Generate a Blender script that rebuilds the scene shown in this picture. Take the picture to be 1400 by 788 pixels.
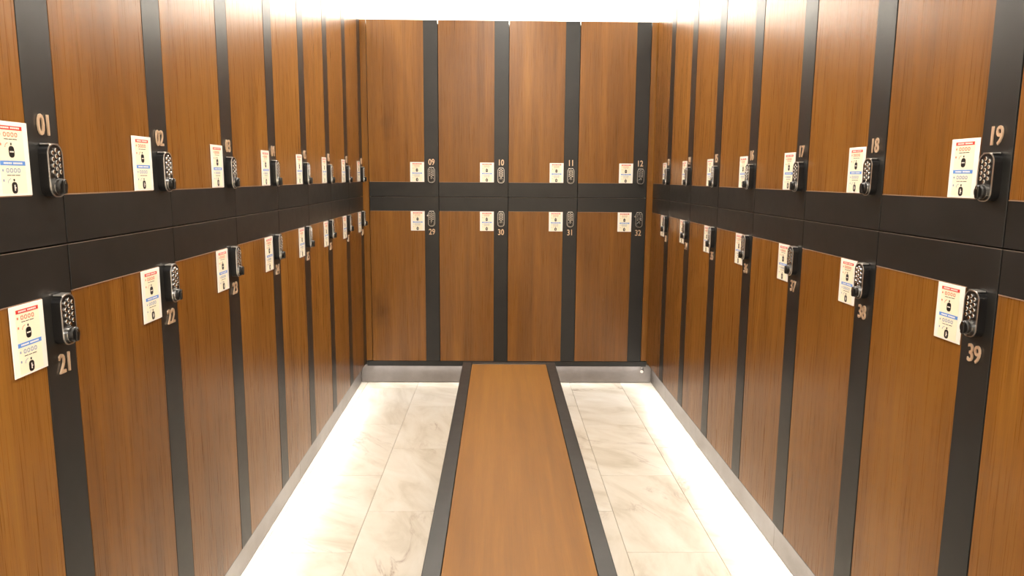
import bpy, bmesh, math, random
from mathutils import Matrix, Vector
random.seed(7)
sc = bpy.context.scene
for o in list(bpy.data.objects): bpy.data.objects.remove(o)
COL = sc.collection
PI = math.pi

# ------------------------------------------------------------------ camera
F, PITCH, YAW, ROLL, CAMZ, CX, CY = 948.26, .1445, .0149, -.0070, 1.2395, 696.47, 379.18
_r0 = Vector((math.cos(YAW), -math.sin(YAW), 0)); _fh = Vector((math.sin(YAW), math.cos(YAW), 0)); _z = Vector((0, 0, 1))
_d = _fh*math.cos(PITCH) - _z*math.sin(PITCH); _u = _fh*math.sin(PITCH) + _z*math.cos(PITCH)
_rt = _r0*math.cos(ROLL) - _u*math.sin(ROLL); _up = _r0*math.sin(ROLL) + _u*math.cos(ROLL)
cam_data = bpy.data.cameras.new('camera'); cam = bpy.data.objects.new('camera', cam_data); COL.objects.link(cam)
cam_data.sensor_width = 36; cam_data.lens = F*36/1400; cam_data.clip_start = .02
cam_data.shift_x = (700-CX)/1400; cam_data.shift_y = (CY-394)/1400
cam.matrix_world = Matrix(((_rt.x, _up.x, -_d.x, 0), (_rt.y, _up.y, -_d.y, 0), (_rt.z, _up.z, -_d.z, CAMZ), (0, 0, 0, 1)))
sc.camera = cam

# ------------------------------------------------------------------ world, lights, exposure
w = bpy.data.worlds.new('world'); sc.world = w; w.use_nodes = True
w.node_tree.nodes['Background'].inputs[0].default_value = (1, .95, .88, 1)
w.node_tree.nodes['Background'].inputs[1].default_value = .3
sc.view_settings.view_transform = 'Standard'; sc.view_settings.look = 'None'
sc.view_settings.gamma = 1; sc.view_settings.use_curve_mapping = False
sc.view_settings.exposure = 0.0
WARM = (1, .93, .82); WHITE = (1, .975, .94)
def area(name, loc, sx, sy, power, color, rot=(0, 0, 0), spread=PI):
    l = bpy.data.lights.new(name, 'AREA'); l.shape = 'RECTANGLE'; l.size = sx; l.size_y = sy
    l.energy = power; l.color = color; l.spread = spread
    o = bpy.data.objects.new(name, l); o.location = loc; o.rotation_euler = rot; COL.objects.link(o); return o

# dimensions of the place
ROWX0, BACKY = -.75, 4.03                 # back row: left end of its doors and front plane
LX, RX, SIDEY = -.784, .8833, 4.02        # side rows: front planes at their far end
SKL, SKR = .0132, .0016
PITCH_S, PITCH_B, STRIP = .402, .40, .0817
Z_TOP, Z_UB, Z_SEAM, Z_LT = 2.0986, 1.203, 1.1194, 1.0376
Z_BB, Z_BS = .1459, .1405                  # bottoms of the lower doors: back, side
REC = .042
CEIL = 2.62; WXL, WXR, WYB, WYF = -1.36, 1.47, 4.62, -2.2
COVE, UNDER, DOWN = 25, 5.6, 20
# LED coves on top of the three rows, shining up to the ceiling
area('cove_light', (0.05, 4.36, Z_TOP+.03), 1.6, .10, COVE*2.0, WHITE, (PI, 0, 0))
area('cove_light', (-1.12, 2.2, Z_TOP+.03), .10, 3.4, COVE*1.2, WHITE, (PI, 0, 0))
area('cove_light', (1.22, 2.2, Z_TOP+.03), .10, 3.4, COVE*1.05, WHITE, (PI, 0, 0))
# LED strips under the front edge of the rows, shining down on the floor
area('under_light', (0.05, BACKY+.022, .107), 1.6, .012, UNDER*.22, WHITE)
area('under_light', (LX+.022-.0-.02, 2.42, .128), .012, 3.15, UNDER, WHITE, (0, 0, SKL))
area('under_light', (RX+.020, 2.42, .128), .012, 3.15, UNDER, WHITE, (0, 0, SKR))
for yy, k in ( (1.1, .9), (2.7, 1.5)):
    area('down_light', (.05, yy, CEIL-.012), .12, .12, DOWN*k, WARM)

# added fill light behind the camera, brightening the doors of the end row
area('panel_light', (.05, -1.2, CEIL-.03), 1.6, 1.0, 46, WHITE)

# ------------------------------------------------------------------ materials
def new_mat(name):
    m = bpy.data.materials.new(name); m.use_nodes = True
    nt = m.node_tree; b = nt.nodes['Principled BSDF']; return m, nt, b
def srgb(r, g, b):
    f = lambda c: (c/255/12.92) if c/255 <= .04045 else ((c/255+.055)/1.055)**2.4
    return (f(r), f(g), f(b), 1)
def plain(name, col, rough=.5, metal=0, spec=.5, emit=None, es=0, coat=0):
    m, nt, b = new_mat(name)
    b.inputs['Base Color'].default_value = col; b.inputs['Roughness'].default_value = rough
    b.inputs['Metallic'].default_value = metal; b.inputs['Specular IOR Level'].default_value = spec
    b.inputs['Coat Weight'].default_value = coat
    if emit: b.inputs['Emission Color'].default_value = emit; b.inputs['Emission Strength'].default_value = es
    return m
def N(nt, t, **k):
    n = nt.nodes.new(t)
    for a, v in k.items(): setattr(n, a, v)
    return n
def noise(nt, vec, scale, detail=3, rough=.5, dist=0):
    n = N(nt, 'ShaderNodeTexNoise'); n.inputs['Scale'].default_value = scale; n.inputs['Detail'].default_value = detail
    n.inputs['Roughness'].default_value = rough; n.inputs['Distortion'].default_value = dist
    nt.links.new(vec, n.inputs['Vector']); return n.outputs['Fac']
def mapping(nt, vec, scale=(1, 1, 1)):
    n = N(nt, 'ShaderNodeMapping'); n.inputs['Scale'].default_value = scale; nt.links.new(vec, n.inputs['Vector']); return n.outputs['Vector']
def math_n(nt, op, a, b=None, c=None):
    n = N(nt, 'ShaderNodeMath', operation=op)
    for i, v in enumerate((a, b, c)):
        if v is None: continue
        if isinstance(v, (int, float)): n.inputs[i].default_value = v
        else: nt.links.new(v, n.inputs[i])
    return n.outputs[0]
def ramp(nt, fac, stops):
    n = N(nt, 'ShaderNodeValToRGB'); e = n.color_ramp.elements
    e[0].position, e[0].color = stops[0]; e[1].position, e[1].color = stops[-1]
    for p, c in stops[1:-1]:
        x = e.new(p); x.color = c
    nt.links.new(fac, n.inputs[0]); return n.outputs[0]
def obj_coords(nt, offset=17.0):
    tc = N(nt, 'ShaderNodeTexCoord'); oi = N(nt, 'ShaderNodeObjectInfo')
    s = N(nt, 'ShaderNodeVectorMath', operation='SCALE'); s.inputs[0].default_value = (offset, offset*.37, offset*1.9)
    nt.links.new(oi.outputs['Random'], s.inputs['Scale'])
    a = N(nt, 'ShaderNodeVectorMath', operation='ADD'); nt.links.new(tc.outputs['Object'], a.inputs[0]); nt.links.new(s.outputs[0], a.inputs[1])
    return a.outputs[0], oi.outputs['Random']

def wood(name, c_dark, c_mid, c_light, axis, rough=.3, var=.22, spec=.5, coat=0.0):
    """straight-grained veneer; axis = the direction of the grain ('z' or 'y')"""
    m, nt, b = new_mat(name); co, rnd = obj_coords(nt)
    st = {'z': (1, 1, .035), 'y': (1, .035, 1)}[axis]; st2 = {'z': (1, 1, .12), 'y': (1, .12, 1)}[axis]; st3 = {'z': (1, 1, .012), 'y': (1, .012, 1)}[axis]
    bands = noise(nt, mapping(nt, co, st), 26, 4, .6, .35)
    wide = noise(nt, mapping(nt, co, st2), 7, 3, .55, .8)
    fine = noise(nt, mapping(nt, co, st3), 420, 2, .6)
    pores = noise(nt, mapping(nt, co, st), 700, 1, .5)
    f = math_n(nt, 'MULTIPLY_ADD', bands, .52, math_n(nt, 'MULTIPLY', wide, .42))
    f = math_n(nt, 'MULTIPLY_ADD', fine, .24, f)
    f = math_n(nt, 'MULTIPLY_ADD', pores, .10, f)
    f = math_n(nt, 'ADD', f, -.17)
    f = math_n(nt, 'ADD', f, math_n(nt, 'MULTIPLY', math_n(nt, 'SUBTRACT', rnd, .5), var))
    col = ramp(nt, f, [(.16, c_dark), (.5, c_mid), (.84, c_light)])
    # an occasional knot, a small dark swirl
    if axis == 'z':
        vo = N(nt, 'ShaderNodeTexVoronoi'); vo.inputs['Scale'].default_value = 1.3
        wob = N(nt, 'ShaderNodeTexNoise'); wob.inputs['Scale'].default_value = 14; wob.inputs['Detail'].default_value = 3
        nt.links.new(co, wob.inputs['Vector'])
        ws = N(nt, 'ShaderNodeVectorMath', operation='SCALE'); nt.links.new(wob.outputs['Color'], ws.inputs[0]); ws.inputs['Scale'].default_value = .07
        wa = N(nt, 'ShaderNodeVectorMath', operation='ADD'); nt.links.new(mapping(nt, co, (1, 1, .45)), wa.inputs[0]); nt.links.new(ws.outputs[0], wa.inputs[1])
        nt.links.new(wa.outputs[0], vo.inputs['Vector'])
        kn = ramp(nt, vo.outputs['Distance'], [(.0, (.55, .55, .55, 1)), (.035, (.35, .35, .35, 1)), (.09, (0, 0, 0, 1))])
        mx = N(nt, 'ShaderNodeMix', data_type='RGBA'); nt.links.new(kn, mx.inputs['Factor'])
        nt.links.new(col, mx.inputs[6]); mx.inputs[7].default_value = srgb(52, 28, 12); col = mx.outputs[2]
    nt.links.new(col, b.inputs['Base Color'])
    r = math_n(nt, 'MULTIPLY_ADD', fine, .05, rough-.025); nt.links.new(r, b.inputs['Roughness'])
    b.inputs['Specular IOR Level'].default_value = spec; b.inputs['Coat Weight'].default_value = coat
    bp = N(nt, 'ShaderNodeBump'); bp.inputs['Strength'].default_value = .02; bp.inputs['Distance'].default_value = .0004
    nt.links.new(fine, bp.inputs['Height']); nt.links.new(bp.outputs[0], b.inputs['Normal'])
    return m
M = {}
M['wood'] = wood('walnut_veneer', srgb(78, 46, 15), srgb(122, 78, 28), srgb(156, 108, 46), 'z', rough=.28, var=.15, spec=.42)
M['bench_wood'] = wood('oiled_bench_veneer', srgb(98, 62, 16), srgb(122, 80, 24), srgb(144, 100, 36), 'y', rough=.5, var=0, spec=.3)
def black_laminate():
    m, nt, b = new_mat('black_laminate'); co, rnd = obj_coords(nt)
    n = noise(nt, co, 9, 5, .6); 
    col = ramp(nt, n, [(.3, srgb(26, 26, 25)), (.7, srgb(36, 35, 34))]); nt.links.new(col, b.inputs['Base Color'])
    n2 = noise(nt, co, 30, 4, .6)
    r = math_n(nt, 'MULTIPLY_ADD', n2, .12, .30); nt.links.new(r, b.inputs['Roughness']); b.inputs['Specular IOR Level'].default_value = .45
    fb = noise(nt, co, 900, 2, .5); bp = N(nt, 'ShaderNodeBump'); bp.inputs['Strength'].default_value = .04; bp.inputs['Distance'].default_value = .0005
    nt.links.new(fb, bp.inputs['Height']); nt.links.new(bp.outputs[0], b.inputs['Normal'])
    return m
M['black'] = black_laminate()
M['carcass'] = plain('black_board', srgb(30, 27, 25), .6)
M['trim'] = plain('bare_board_edge', srgb(150, 122, 104), .35, .1)  # pale tone paints the glint on the bevelled veneer edge
M['trim_dark'] = plain('worn_black_edge', srgb(120, 108, 98), .35, .2)  # lighter tone paints the highlight along the lower doors' top edge
M['lock_black'] = plain('gloss_black_plastic', srgb(22, 21, 21), .28)
M['chrome'] = plain('chrome', (.75, .74, .73, 1), .14, 1)
M['satin'] = plain('satin_chrome', (.66, .64, .62, 1), .3, .95)
M['digit'] = plain('champagne_metal', srgb(226, 196, 166), .32, .55)
M['card'] = plain('white_acrylic', srgb(246, 238, 230), .25, coat=.3)
M['cream'] = plain('cream_print', srgb(240, 230, 204), .35)
M['red'] = plain('red_print', srgb(206, 52, 48), .4)
M['pink'] = plain('pale_red_print', srgb(206, 120, 92), .4)
M['blue'] = plain('blue_print', srgb(92, 142, 214), .4)
M['paleblue'] = plain('pale_blue_print', srgb(140, 152, 176), .4)
M['ink'] = plain('black_print', srgb(24, 20, 20), .4)
M['paint'] = plain('white_wall_paint', srgb(240, 236, 228), .7)
M['cream_wall'] = plain('warm_white_paint', srgb(214, 200, 180), .7)
M['grout'] = plain('grout', srgb(176, 164, 148), .8)
M['led'] = plain('led_diffuser', (1, 1, 1, 1), .5, emit=(1, .95, .87, 1), es=9)
def alu():
    m, nt, b = new_mat('brushed_aluminium'); tc = N(nt, 'ShaderNodeTexCoord')
    n = noise(nt, mapping(nt, tc.outputs['Object'], (1, 1, 40)), 14, 4, .6)
    n2 = noise(nt, tc.outputs['Object'], 5, 5, .65)
    col = ramp(nt, n2, [(.3, srgb(116, 109, 105)), (.7, srgb(138, 132, 128))]); nt.links.new(col, b.inputs['Base Color'])
    b.inputs['Metallic'].default_value = .55
    r = math_n(nt, 'MULTIPLY_ADD', n, .15, .33); nt.links.new(r, b.inputs['Roughness'])
    return m
M['alu'] = alu()
def marble():
    m, nt, b = new_mat('cream_marble_tile'); co, rnd = obj_coords(nt, 23)
    # rotate the veining a little differently on each tile
    vr = N(nt, 'ShaderNodeVectorRotate', rotation_type='Z_AXIS'); nt.links.new(co, vr.inputs['Vector'])
    nt.links.new(math_n(nt, 'MULTIPLY_ADD', rnd, 1.5, .2), vr.inputs['Angle'])
    co2 = vr.outputs[0]
    cloud = noise(nt, mapping(nt, co2, (1, 2.6, 1)), 3.2, 5, .6, .6)
    warp = noise(nt, mapping(nt, co2, (1.0, 3.2, 1)), 1.7, 6, .62, .9)
    v = math_n(nt, 'ABSOLUTE', math_n(nt, 'SUBTRACT', warp, .5))
    vein = ramp(nt, v, [(0.0, (.8, .8, .8, 1)), (.010, (.3, .3, .3, 1)), (.04, (0, 0, 0, 1))])
    gate = ramp(nt, noise(nt, co2, 3.1, 3, .5), [(.52, (0, 0, 0, 1)), (.68, (1, 1, 1, 1))])
    fac = math_n(nt, 'MULTIPLY', vein, gate)
    base = ramp(nt, cloud, [(.3, srgb(194, 184, 166)), (.5, srgb(216, 208, 194)), (.72, srgb(226, 221, 211))])
    mx = N(nt, 'ShaderNodeMix', data_type='RGBA'); nt.links.new(math_n(nt, 'MULTIPLY', fac, .85), mx.inputs['Factor'])
    nt.links.new(base, mx.inputs[6]); mx.inputs[7].default_value = srgb(128, 94, 70)
    nt.links.new(mx.outputs[2], b.inputs['Base Color'])
    b.inputs['Roughness'].default_value = .3
    return m
M['tile'] = marble()

# ------------------------------------------------------------------ mesh helpers
def add_box(bm, x0, x1, y0, y1, z0, z1, mi=0):
    vs = [bm.verts.new((x, y, z)) for x in (x0, x1) for y in (y0, y1) for z in (z0, z1)]
    q = [(0, 1, 3, 2), (4, 6, 7, 5), (0, 4, 5, 1), (2, 3, 7, 6), (0, 2, 6, 4), (1, 5, 7, 3)]
    for f in q:
        fc = bm.faces.new([vs[i] for i in f]); fc.material_index = mi
def finish(bm, name, mats, bevel=0, smooth=False):
    bmesh.ops.recalc_face_normals(bm, faces=bm.faces)
    if bevel: bmesh.ops.bevel(bm, geom=list(bm.edges), offset=bevel, segments=1, affect='EDGES')
    me = bpy.data.meshes.new(name); bm.to_mesh(me); bm.free()
    for m in (mats if isinstance(mats, (list, tuple)) else [mats]): me.materials.append(m)
    if smooth:
        for p in me.polygons: p.use_smooth = True
    return me
def box_mesh(name, dims, mat, bevel=0):
    bm = bmesh.new(); add_box(bm, *dims); return finish(bm, name, mat, bevel)
def link(name, me, parent=None, loc=None, rot=None):
    o = bpy.data.objects.new(name, me); COL.objects.link(o)
    if parent is not None: o.parent = parent
    if loc: o.location = loc
    if rot: o.rotation_euler = rot
    return o
def prism(bm, pts, y0, y1, mi=0, bevel_front=0):
    """outline pts (x,z) extruded from y0 (front) to y1"""
    n = len(pts); rings = []
    cx = sum(p[0] for p in pts)/n; cz = sum(p[1] for p in pts)/n
    if bevel_front:
        def sh(p):
            dx, dz = p[0]-cx, p[1]-cz; l = math.hypot(dx, dz); k = (l-bevel_front)/l; return (cx+dx*k, cz+dz*k)
        rings.append([bm.verts.new((sh(p)[0], y0, sh(p)[1])) for p in pts])
        rings.append([bm.verts.new((p[0], y0+bevel_front, p[1])) for p in pts])
    else: rings.append([bm.verts.new((p[0], y0, p[1])) for p in pts])
    rings.append([bm.verts.new((p[0], y1, p[1])) for p in pts])
    for a, b in zip(rings, rings[1:]):
        for i in range(n):
            f = bm.faces.new((a[i], a[(i+1) % n], b[(i+1) % n], b[i])); f.material_index = mi
    f = bm.faces.new(rings[0]); f.material_index = mi
    f = bm.faces.new(list(reversed(rings[-1]))); f.material_index = mi
def oblong(cx, cz, w, h, r, seg=6):
    pts = []
    for (sx, sz, a0) in ((1, 1, 0), (-1, 1, 90), (-1, -1, 180), (1, -1, 270)):
        for i in range(seg+1):
            a = math.radians(a0+90*i/seg)
            pts.append((cx+sx*(w/2-r)+r*math.cos(a), cz+sz*(h/2-r)+r*math.sin(a)))
    return pts
def ring_frame(bm, outer, inner, y0, y1, mi=0):
    n = len(outer)
    A = [[bm.verts.new((p[0], y, p[1])) for p in pts] for pts, y in ((outer, y1), (outer, y0), (inner, y0), (inner, y1))]
    for a, b in zip(A, A[1:]+A[:1]):
        for i in range(n):
            f = bm.faces.new((a[i], a[(i+1) % n], b[(i+1) % n], b[i])); f.material_index = mi
def text_mesh(body, size, extrude, mat, sx=1.0, offset=0.0, name='text'):
    cu = bpy.data.curves.new(name, 'FONT'); cu.body = body; cu.size = size; cu.extrude = extrude; cu.offset = offset
    cu.align_x = 'CENTER'; cu.align_y = 'CENTER'; cu.resolution_u = 3
    o = bpy.data.objects.new(name, cu); COL.objects.link(o)
    bpy.context.view_layer.update()
    me = bpy.data.meshes.new_from_object(o.evaluated_get(bpy.context.evaluated_depsgraph_get()))
    bpy.data.objects.remove(o)
    # centre it, stand it up in the x-z plane facing -y
    xs = [v.co.x for v in me.vertices]; ys = [v.co.y for v in me.vertices]
    cx, cy = (min(xs)+max(xs))/2, (min(ys)+max(ys))/2
    for v in me.vertices:
        x, y, z = v.co; v.co = ((x-cx)*sx, -z, (y-cy))
    me.materials.clear(); me.materials.append(mat); me.name = name
    return me
def tag(o, label, cat, group=None):
    o['label'] = label; o['category'] = cat
    if group: o['group'] = group
    return o
def thing(name, label, cat, loc, rotz=0, group=None):
    o = link(name, None, None, loc, (0, 0, rotz)); return tag(o, label, cat, group)

# ------------------------------------------------------------------ the room
def struct(name, me, parent=None):
    o = link(name, me, parent)
    if parent is None: o['kind'] = 'structure'
    return o
floor = struct('floor', box_mesh('floor', (WXL, WXR, WYF, WYB, -.06, -.004), M['grout']))
struct('ceiling', box_mesh('ceiling', (WXL, WXR, WYF, WYB, CEIL, CEIL+.06), M['paint']))
struct('wall_back', box_mesh('wall_back', (WXL-.08, WXR+.08, WYB, WYB+.08, -.06, CEIL+.06), M['paint']))
struct('wall_front', box_mesh('wall_front', (WXL-.08, WXR+.08, WYF-.08, WYF, -.06, CEIL+.06), M['cream_wall']))
struct('wall_left', box_mesh('wall_left', (WXL-.08, WXL, WYF, WYB, -.06, CEIL+.06), M['paint']))
struct('wall_right', box_mesh('wall_right', (WXR, WXR+.08, WYF, WYB, -.06, CEIL+.06), M['paint']))
# floor tiles, 30 x 60 cm in running bond
TW, TL = .305, .60
tile_cache = {}
cols = [(-.79-TW, 3.352), (-.79, 3.352), (-.485, 3.04), (-.18, 3.352), (.125, 3.04), (.43, 3.352), (.735, 3.055)]
for ci, (tx, ph) in enumerate(cols):
    if ci == 0: ph = 3.04
    y = ph - 10*TL
    while y < WYB:
        y0, y1 = max(y, WYF), min(y+TL, WYB)
        if y1-y0 > .05:
            x0, x1 = max(tx, WXL), min(tx+TW, WXR)
            key = (round(x1-x0, 3), round(y1-y0, 3))
            if key not in tile_cache:
                tile_cache[key] = box_mesh('tile', (-(key[0]-.0022)/2, (key[0]-.0022)/2, -(key[1]-.0022)/2, (key[1]-.0022)/2, -.02, 0), M['tile'], .0006)
            link('tile', tile_cache[key], floor, ((x0+x1)/2, (y0+y1)/2, random.uniform(-.0002, 0)))
        y += TL

# ------------------------------------------------------------------ baseboards under the rows (aluminium plinth)
def plinth(name, origin, rotz, length, h, joints):
    o = link(name, None, None, origin, (0, 0, rotz)); o['kind'] = 'structure'
    xs = [0]+joints+[length]
    for a, b in zip(xs, xs[1:]):
        link('plinth_board', box_mesh('plinth_board', (a+.0006, b-.0006, 0, .012, .003, h), M['alu'], .0008), o)
    return o
ROTL, ROTR = PI/2+SKL, -PI/2+SKR
def row_pt(rot, ox, oy, lx, ly, z=0):
    return (ox+lx*math.cos(rot)-ly*math.sin(rot), oy+lx*math.sin(rot)+ly*math.cos(rot), z)
NS = 8
LEN = NS*PITCH_S
# row origins: left end (as one faces the row)
L_O = (LX+SKL*LEN, SIDEY-LEN); R_O = (RX, SIDEY)
plinth('baseboard_left', row_pt(ROTL, L_O[0], L_O[1], 0, REC), ROTL, LEN+.05, Z_BS-.008, [1.9, 2.9])
plinth('baseboard_right', row_pt(ROTR, R_O[0], R_O[1], -.05, REC), ROTR, LEN+.05, Z_BS-.008, [.36, 1.9])
plinth('baseboard_back', (LX-REC+.0, BACKY+REC, 0), 0, RX-LX+2*REC, .1125, [.85])

# ------------------------------------------------------------------ lock, card and number meshes (shared)
LW, LH, LD = .039, .087, .017
def lock_meshes():
    bm = bmesh.new(); prism(bm, oblong(0, 0, LW-.002, LH-.002, .0155), -LD, 0, 0, .0015)
    body = finish(bm, 'keypad_lock', M['lock_black'])
    bm = bmesh.new()
    ring_frame(bm, oblong(0, 0, LW, LH, .0165), oblong(0, 0, LW-.0036, LH-.0036, .0147), -LD-.0004, -LD+.0012)
    prism(bm, oblong(0, LH/2-.0008, .026, .0030, .0014, 3), -LD+.0015, -.001)       # bright cap on the top edge
    rim = finish(bm, 'lock_rim', M['satin'])
    bm = bmesh.new()
    for cx, zz in ((-.0092, [0, 1, 2, 3]), (0, [-.5, .5, 1.5, 2.5, 3.5]), (.0092, [0, 1, 2, 3])):
        for k in zz:
            if k < 0: k = -.45
            z = LH/2-.0150-k*.0103
            pts = [(cx+.0034*math.cos(a), z+.0039*math.sin(a)) for a in [i*PI/4 for i in range(8)]]
            prism(bm, pts, -LD-.0022, -LD+.001, 0, .0007)
    buttons = finish(bm, 'keypad_buttons', M['chrome'])
    kz = -LH/2+.0175
    bm = bmesh.new()
    pts = [(.0130*math.cos(i*PI/12), kz+.0130*math.sin(i*PI/12)) for i in range(24)]
    prism(bm, pts, -LD-.010, -LD, 0, .0022)
    prism(bm, oblong(0, kz, .0085, .024, .003, 3), -LD-.0130, -LD-.0095, 0, .001)
    knob = finish(bm, 'lock_knob', M['lock_black'])
    bm = bmesh.new()
    o = [(.0138*math.cos(i*PI/12), kz+.0138*math.sin(i*PI/12)) for i in range(24)]
    q = [(.0122*math.cos(i*PI/12), kz+.0122*math.sin(i*PI/12)) for i in range(24)]
    ring_frame(bm, o, q, -LD-.0035, -LD+.0005)
    prism(bm, [(-.0012, kz+.004), (.0012, kz+.004), (.0012, kz+.0105), (-.0012, kz+.0105)], -LD-.0135, -LD-.0125)
    ring = finish(bm, 'knob_ring', M['chrome'])
    bm = bmesh.new()
    prism(bm, oblong(-LW/2-.003, .018, .009, .009, .0038, 4), -.012, -.003, 0, .001)
    lever = finish(bm, 'lock_lever', M['chrome'])
    return body, rim, buttons, knob, ring, lever
LOCK = lock_meshes()
CW, CH, CT = .080, .112, .0016
def cardxy(u, v): return (-CW/2+u*CW, CH/2-v*CH)
def flat(bm, u0, v0, u1, v1, y, th=.0003, mi=0):
    x0, z1 = cardxy(u0, v0); x1, z0 = cardxy(u1, v1); add_box(bm, x0, x1, y-th, y, z0, z1, mi)
def card_meshes():
    out = []
    bm = bmesh.new(); add_box(bm, -CW/2, CW/2, -CT, 0, -CH/2, CH/2)
    out.append(('instruction_card', finish(bm, 'instruction_card', M['card'], .0005)))
    y = -CT
    bm = bmesh.new(); flat(bm, .15, .055, .85, .522, y); flat(bm, .15, .538, .85, .965, y)
    out.append(('cream_panel', finish(bm, 'cream_panel', M['cream'])))
    y -= .0003
    bm = bmesh.new(); flat(bm, .17, .058, .83, .112, y); out.append(('red_band', finish(bm, 'red_band', M['red'])))
    bm = bmesh.new(); flat(bm, .15, .528, .85, .588, y); out.append(('blue_band', finish(bm, 'blue_band', M['blue'])))
    # pictograms of the lock: closed and open
    for k, (cv, dv, cu) in enumerate(((.405, .30, .49), (.89, .785, .49))):
        bm = bmesh.new(); x, z = cardxy(cu, cv); prism(bm, oblong(x, z, .0125, .0175, .0052, 4), y-.0003, y)
        out.append(('lock_pictogram', finish(bm, 'lock_pictogram', M['ink'])))
        bm = bmesh.new()
        if k == 0: add_box(bm, x-.0042, x+.0042, y-.0006, y-.0003, z-.0009, z+.0009)
        else: add_box(bm, x-.0009, x+.0009, y-.0006, y-.0003, z-.0045, z+.0045); add_box(bm, x+.0010, x+.0028, y-.0006, y-.0003, z-.0009, z+.0009)
        out.append(('pictogram_bar', finish(bm, 'pictogram_bar', M['card'])))
    bm = bmesh.new()
    for v in (.30, .785):
        x, z = cardxy(.49, v); add_box(bm, x-.0015, x+.0015, y-.0003, y, z-.0018, z+.0018)
    for v in (.237, .722):
        for u0, u1 in ((.31, .42), (.44, .53), (.55, .67)): flat(bm, u0, v-.006, u1, v+.004, y)
    out.append(('small_print', finish(bm, 'small_print', M['ink'])))
    bm = bmesh.new()
    for v, in ((.085,), (.558,)):           # two words of small white capitals in the bands
        u = .24
        for k in range(16):
            if k != 7: flat(bm, u, v-.012, u+.022, v+.012, y-.0003, .0002)
            u += .033
    out.append(('white_lettering', finish(bm, 'white_lettering', M['card'])))
    for mi, (v, v2, zm) in enumerate(((.175, .31, 'pink'), (.655, .79, 'paleblue'))):
        bm = bmesh.new()
        for k in range(4):
            x, z = cardxy(.335+k*.105, v)
            ring_frame(bm, oblong(x, z, .0062, .0068, .0022, 3), oblong(x, z, .0036, .0042, .0014, 3), y-.0003, y)
        for vv in (v, v2):
            x, z = cardxy(.205, vv); add_box(bm, x-.0015, x+.0015, y-.0003, y, z-.0018, z+.0018)
        # curved arrow beside the pictogram
        x, z = cardxy(.42, v2+.03)
        for i in range(6):
            a = math.radians(180-15*i); add_box(bm, x+.008*math.cos(a)-.0006, x+.008*math.cos(a)+.0006, y-.0003, y, z+.006*math.sin(a)-.0006, z+.006*math.sin(a)+.0006)
        out.append(('red_figures' if mi == 0 else 'blue_figures', finish(bm, 'figures', M[zm])))
    return out
CARD = card_meshes()

# ------------------------------------------------------------------ lockers
GAP = .0032
def door_meshes(p, zb, zt, upper):
    """local frame: x right, y into the locker, z up from the bottom of the locker"""
    h = zt-zb; x0, x1 = GAP/2, p-GAP/2; xs = p-STRIP
    d = {}
    z0 = .0015 if upper else 0; z1 = h if upper else h-.0025
    band = (Z_UB-zb) if upper else (Z_LT-zb)
    d['door'] = box_mesh('door', (x0, x1, .003, .019, z0, z1), M['black'], .0006)
    bm = bmesh.new()
    if upper: pts = [(x0, z0), (x1, z0), (x1, z1), (xs, z1), (xs, band), (x0, band)]
    else: pts = [(xs, z0), (x1, z0), (x1, z1), (x0, z1), (x0, band), (xs, band)]
    prism(bm, pts, 0, .0031)
    d['door_frame'] = finish(bm, 'door_frame', M['black'], .0004)
    if upper: wz0, wz1 = band+.0018, z1
    else: wz0, wz1 = z0, band-.0018
    d['wood_panel'] = box_mesh('wood_panel', (x0, xs-.0006, .0008, .0031, wz0, wz1), M['wood'], .0003)
    tz = (band-.0002, band+.0016) if upper else (band-.0016, band+.0002)
    d['edge_trim'] = box_mesh('edge_trim', (x0+.0005, xs-.001, -.0006, .003, *tz), M['trim'])
    if not upper: d['top_edge'] = box_mesh('top_edge', (x0+.0008, x1-.0008, -.0004, .018, z1, z1+.0009), M['trim_dark'])
    d['carcass'] = box_mesh('carcass', (.0004, p-.0004, .0195, .50, .0015, h-(.016 if upper else .001)), M['carcass'])
    return d
PARTLABEL = {}
SETS = {}
for key, p, zb in (('side', PITCH_S, Z_BS), ('back', PITCH_B, Z_BB)):
    SETS[key, True] = door_meshes(p, Z_SEAM, Z_TOP, True)
    SETS[key, False] = door_meshes(p, zb, Z_SEAM, False)
ORD = {True: 'upper', False: 'lower'}
def make_locker(num, loc, rotz, kind, upper, label, group):
    p = PITCH_S if kind == 'side' else PITCH_B
    t = thing('locker', label, 'locker', loc, rotz, group)
    zb = loc[2]
    parts = SETS[kind, upper]
    for n, me in parts.items():
        o = link(n, me, t)
        if n == 'edge_trim': o['label'] = 'thin pale edge between wood and black band'
    sx = p-STRIP/2
    jit = random.uniform(-.0012, .0012)
    # keypad lock
    lz = (Z_UB+.0405 if upper else Z_LT-.0435)-zb
    lk = link('keypad_lock', LOCK[0], t, (sx-.0005+jit, 0, lz))
    for n, me in zip(('lock_rim', 'keypad_buttons', 'lock_knob', 'knob_ring'), LOCK[1:5]): link(n, me, lk)
    if num in (29, 32): link('lock_lever', LOCK[5], lk)
    # card stuck flush to the right-hand edge of the wood
    cz = (Z_UB+.0015+CH/2 if upper else Z_LT-.0015-CH/2)-zb
    cd = link(CARD[0][0], CARD[0][1], t, (p-STRIP-CW/2-.0015, -.0006, cz))
    cd['label'] = 'white card with red and blue printed bands'
    for n, me in CARD[1:]:
        c = link(n, me, cd)
        if n in ('small_print', 'white_lettering', 'red_figures', 'blue_figures'): c['kind'] = 'stuff'
    # number
    nz = (1.3175 if upper else .918)-zb
    me = text_mesh('%02d' % num, .0475, .0013, M['digit'], .78, .0005, 'locker_number')
    nb = link('locker_number', me, t, (sx+random.uniform(-.001, .001), -.0022, nz), (0, random.uniform(-.02, .02), 0))
    nb['label'] = 'raised metal numerals %02d' % num
    return t
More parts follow.
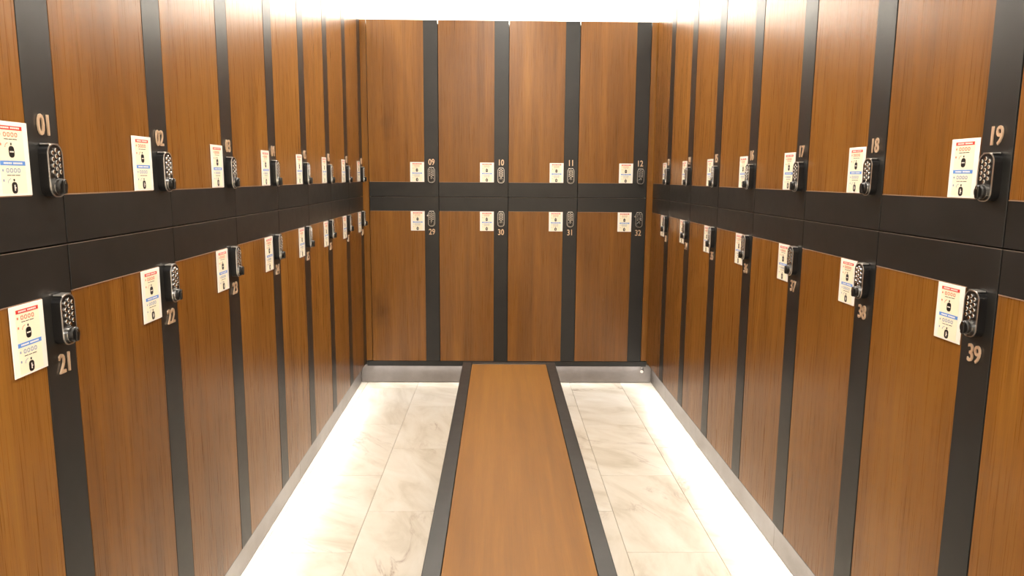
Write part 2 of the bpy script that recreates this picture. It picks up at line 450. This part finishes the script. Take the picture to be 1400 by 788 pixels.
ORDN = ['first', 'second', 'third', 'fourth', 'fifth', 'sixth', 'seventh', 'eighth']
for k in range(NS):                                   # k = 0 nearest the camera on the left row
    num = k+1
    x, y, _ = row_pt(ROTL, L_O[0], L_O[1], k*PITCH_S, 0)
    make_locker(num, (x, y, Z_SEAM), ROTL, 'side', True, 'upper walnut locker marked %02d, %s from the camera in the left row' % (num, ORDN[k]), 'upper lockers of the left row')
    make_locker(num+20, (x, y, Z_BS), ROTL, 'side', False, 'lower walnut locker marked %02d, %s from the camera in the left row' % (num+20, ORDN[k]), 'lower lockers of the left row')
for k in range(4):
    x = ROWX0+k*PITCH_B; num = 9+k; w = ('leftmost', 'second from left', 'third from left', 'rightmost')[k]
    make_locker(num, (x, BACKY, Z_SEAM), 0, 'back', True, 'upper walnut locker marked %02d, %s in the end row' % (num, w), 'upper lockers of the end row')
    ex = ', chrome lever on lock' if num+20 in (29, 32) else ''
    make_locker(num+20, (x, BACKY, Z_BB), 0, 'back', False, 'lower walnut locker marked %02d, %s in the end row%s' % (num+20, w, ex), 'lower lockers of the end row')
for k in range(NS):
    x, y, _ = row_pt(ROTR, R_O[0], R_O[1], k*PITCH_S, 0); num = 13+k; w = ORDN[k]
    if k == 7: lu, ll = 'upper walnut locker cut by the right photo edge, nearer than 19', 'lower walnut locker cut by the right photo edge, nearer than 39'
    else: lu, ll = 'upper walnut locker marked %02d, %s from the back corner, right row' % (num, w), 'lower walnut locker marked %02d, %s from the back corner, right row' % (num+20, w)
    make_locker(num, (x, y, Z_SEAM), ROTR, 'side', True, lu, 'upper lockers of the right row')
    make_locker(num+20, (x, y, Z_BS), ROTR, 'side', False, ll, 'lower lockers of the right row')

# base rails under the doors, end panels, corner fillers
def piece(name, dims, mat, label, cat, loc, rotz=0, bevel=.0008, group=None):
    o = link(name, box_mesh(name, dims, mat, bevel), None, loc, (0, 0, rotz)); return tag(o, label, cat, group)
piece('base_rail', (0, RX-LX, .002, .50, 0, Z_BB-.1135-.002), M['black'], 'black base rail under the end row of lockers', 'rail', (LX, BACKY, .1135))
piece('base_rail', (0, LEN, .004, .50, 0, .006), M['black'], 'thin black base rail under the left row of lockers', 'rail', (*L_O, Z_BS-.0075), ROTL)
piece('base_rail', (0, LEN, .004, .50, 0, .006), M['black'], 'thin black base rail under the right row of lockers', 'rail', (*R_O, Z_BS-.0075), ROTR)
piece('corner_filler', (-.045, ROWX0-LX-.003, 0, .02, 0, Z_TOP-Z_BB), M['wood'], 'narrow walnut filler strip in the back left corner', 'panel', (LX+.001, BACKY+.006, Z_BB+.001))
piece('corner_filler', (0, RX-(ROWX0+4*PITCH_B)+.045, 0, .02, 0, Z_TOP-Z_BB), M['wood'], 'narrow walnut filler strip in the back right corner', 'panel', (ROWX0+4*PITCH_B+.0015, BACKY+.006, Z_BB+.001))
piece('end_panel', (-.02, -.001, .0, .50, 0, Z_TOP), M['black'], 'black end panel closing the left row beside number 01', 'panel', (*L_O, 0), ROTL)
piece('end_panel', (LEN+.001, LEN+.02, .0, .50, 0, Z_TOP), M['black'], 'black end panel closing the right row', 'panel', (*R_O, 0), ROTR)

# ------------------------------------------------------------------ bench
BL, BR, BF, BN, BZ, BI, BT = -.153, .240, 2.893, .72, .45, .039, .045
bw = BR-BL; bl = BF-BN
bench = thing('bench', 'long low walnut-topped bench with black frame down the middle of the aisle', 'bench', (BL, BN, 0))
link('wood_top', box_mesh('wood_top', (BI+.0008, bw-BI-.0008, BI+.0008, bl-.034, BZ-.02, BZ-.0008), M['bench_wood'], .0006), bench)
for x0, x1 in ((0, BI), (bw-BI, bw)):
    link('side_rail', box_mesh('side_rail', (x0, x1, 0, bl, BZ-BT, BZ), M['black'], .0015), bench)
link('end_rail', box_mesh('end_rail', (BI+.0004, bw-BI-.0004, bl-.033, bl, BZ-BT, BZ), M['black'], .001), bench)
link('end_rail', box_mesh('end_rail', (BI+.0004, bw-BI-.0004, 0, BI, BZ-BT, BZ), M['black'], .001), bench)
link('under_board', box_mesh('under_board', (BI, bw-BI, BI, bl-.033, BZ-BT, BZ-.0205), M['carcass']), bench)
for yy in (.12, bl/2-.03, bl-.20):
    link('leg', box_mesh('leg', (.05, bw-.05, yy, yy+.06, 0, BZ-BT), M['black'], .002), bench)

# ------------------------------------------------------------------ chrome stub on the plinth by the right corner
bm = bmesh.new(); bmesh.ops.create_cone(bm, cap_ends=True, segments=16, radius1=.009, radius2=.010, depth=.034)
bmesh.ops.translate(bm, verts=bm.verts, vec=(0, 0, .014))
st = thing('door_stop', 'small chrome stub fixed to the plinth at the back right corner', 'fitting', (.872, BACKY+REC, .085), 0)
c = link('stub', finish(bm, 'stub', M['chrome'], smooth=False), st, (0, 0, 0), (math.radians(100), 0, math.radians(-20)))
bm = bmesh.new(); bmesh.ops.create_cone(bm, cap_ends=True, segments=16, radius1=.010, radius2=.010, depth=.003)
link('flange', finish(bm, 'flange', M['chrome']), st, (0, -.0015, 0), (PI/2, 0, 0))

# ------------------------------------------------------------------ lamp bodies: LED profiles, downlights and the added ceiling panel
def led(name, dims, loc, rotz, label):
    o = thing(name, label, 'lamp', loc, rotz)
    x0, x1, y0, y1, z0, z1 = dims
    link('housing', box_mesh('housing', (x0, x1, y0-.002, y1+.002, z0, z1), M['satin']), o)
    return o
Z = Z_TOP-.016
for lb, lc, L, rz in (('cove lamp profile on top of the end row', (-.75, 4.31, Z), 1.6, 0), ('cove lamp profile on top of the left row', (-1.07, .5, Z), 3.4, PI/2), ('cove lamp profile on top of the right row', (1.17, 3.9, Z), 3.4, -PI/2)):
    o = thing('cove_lamp', lb, 'lamp', lc, rz)
    link('housing', box_mesh('housing', (0, L, 0, .10, 0, .02), M['satin'], .001), o)
    link('diffuser', box_mesh('diffuser', (.003, L-.003, .003, .097, .02, .026), M['led']), o)
o = thing('ceiling_panel', 'wide lit ceiling panel behind the camera', 'lamp', (.05, -1.2, CEIL-.02))  # unseen body for the added fill light
link('housing', box_mesh('housing', (-.82, .82, -.52, .52, .004, .02), M['satin'], .001), o)
link('diffuser', box_mesh('diffuser', (-.80, .80, -.50, .50, -.001, .004), M['led']), o)
for yy, lb in ((1.1, 'recessed ceiling lamp above the near end of the bench'), (2.7, 'recessed ceiling lamp above the far end of the bench')):
    o = thing('ceiling_lamp', lb, 'lamp', (.05, yy, CEIL-.01), 0)
    bm = bmesh.new(); n = 24
    ring_frame(bm, [(.10*math.cos(i*2*PI/n), .10*math.sin(i*2*PI/n)) for i in range(n)], [(.085*math.cos(i*2*PI/n), .085*math.sin(i*2*PI/n)) for i in range(n)], 0, .01)
    bmesh.ops.rotate(bm, verts=bm.verts, cent=(0, 0, 0), matrix=Matrix.Rotation(PI/2, 3, 'X'))
    link('ring', finish(bm, 'ring', M['satin']), o, (0, 0, .0))
    bm = bmesh.new(); bmesh.ops.create_cone(bm, cap_ends=True, segments=24, radius1=.084, radius2=.084, depth=.004)
    link('diffuser', finish(bm, 'diffuser', M['led']), o, (0, 0, .006))
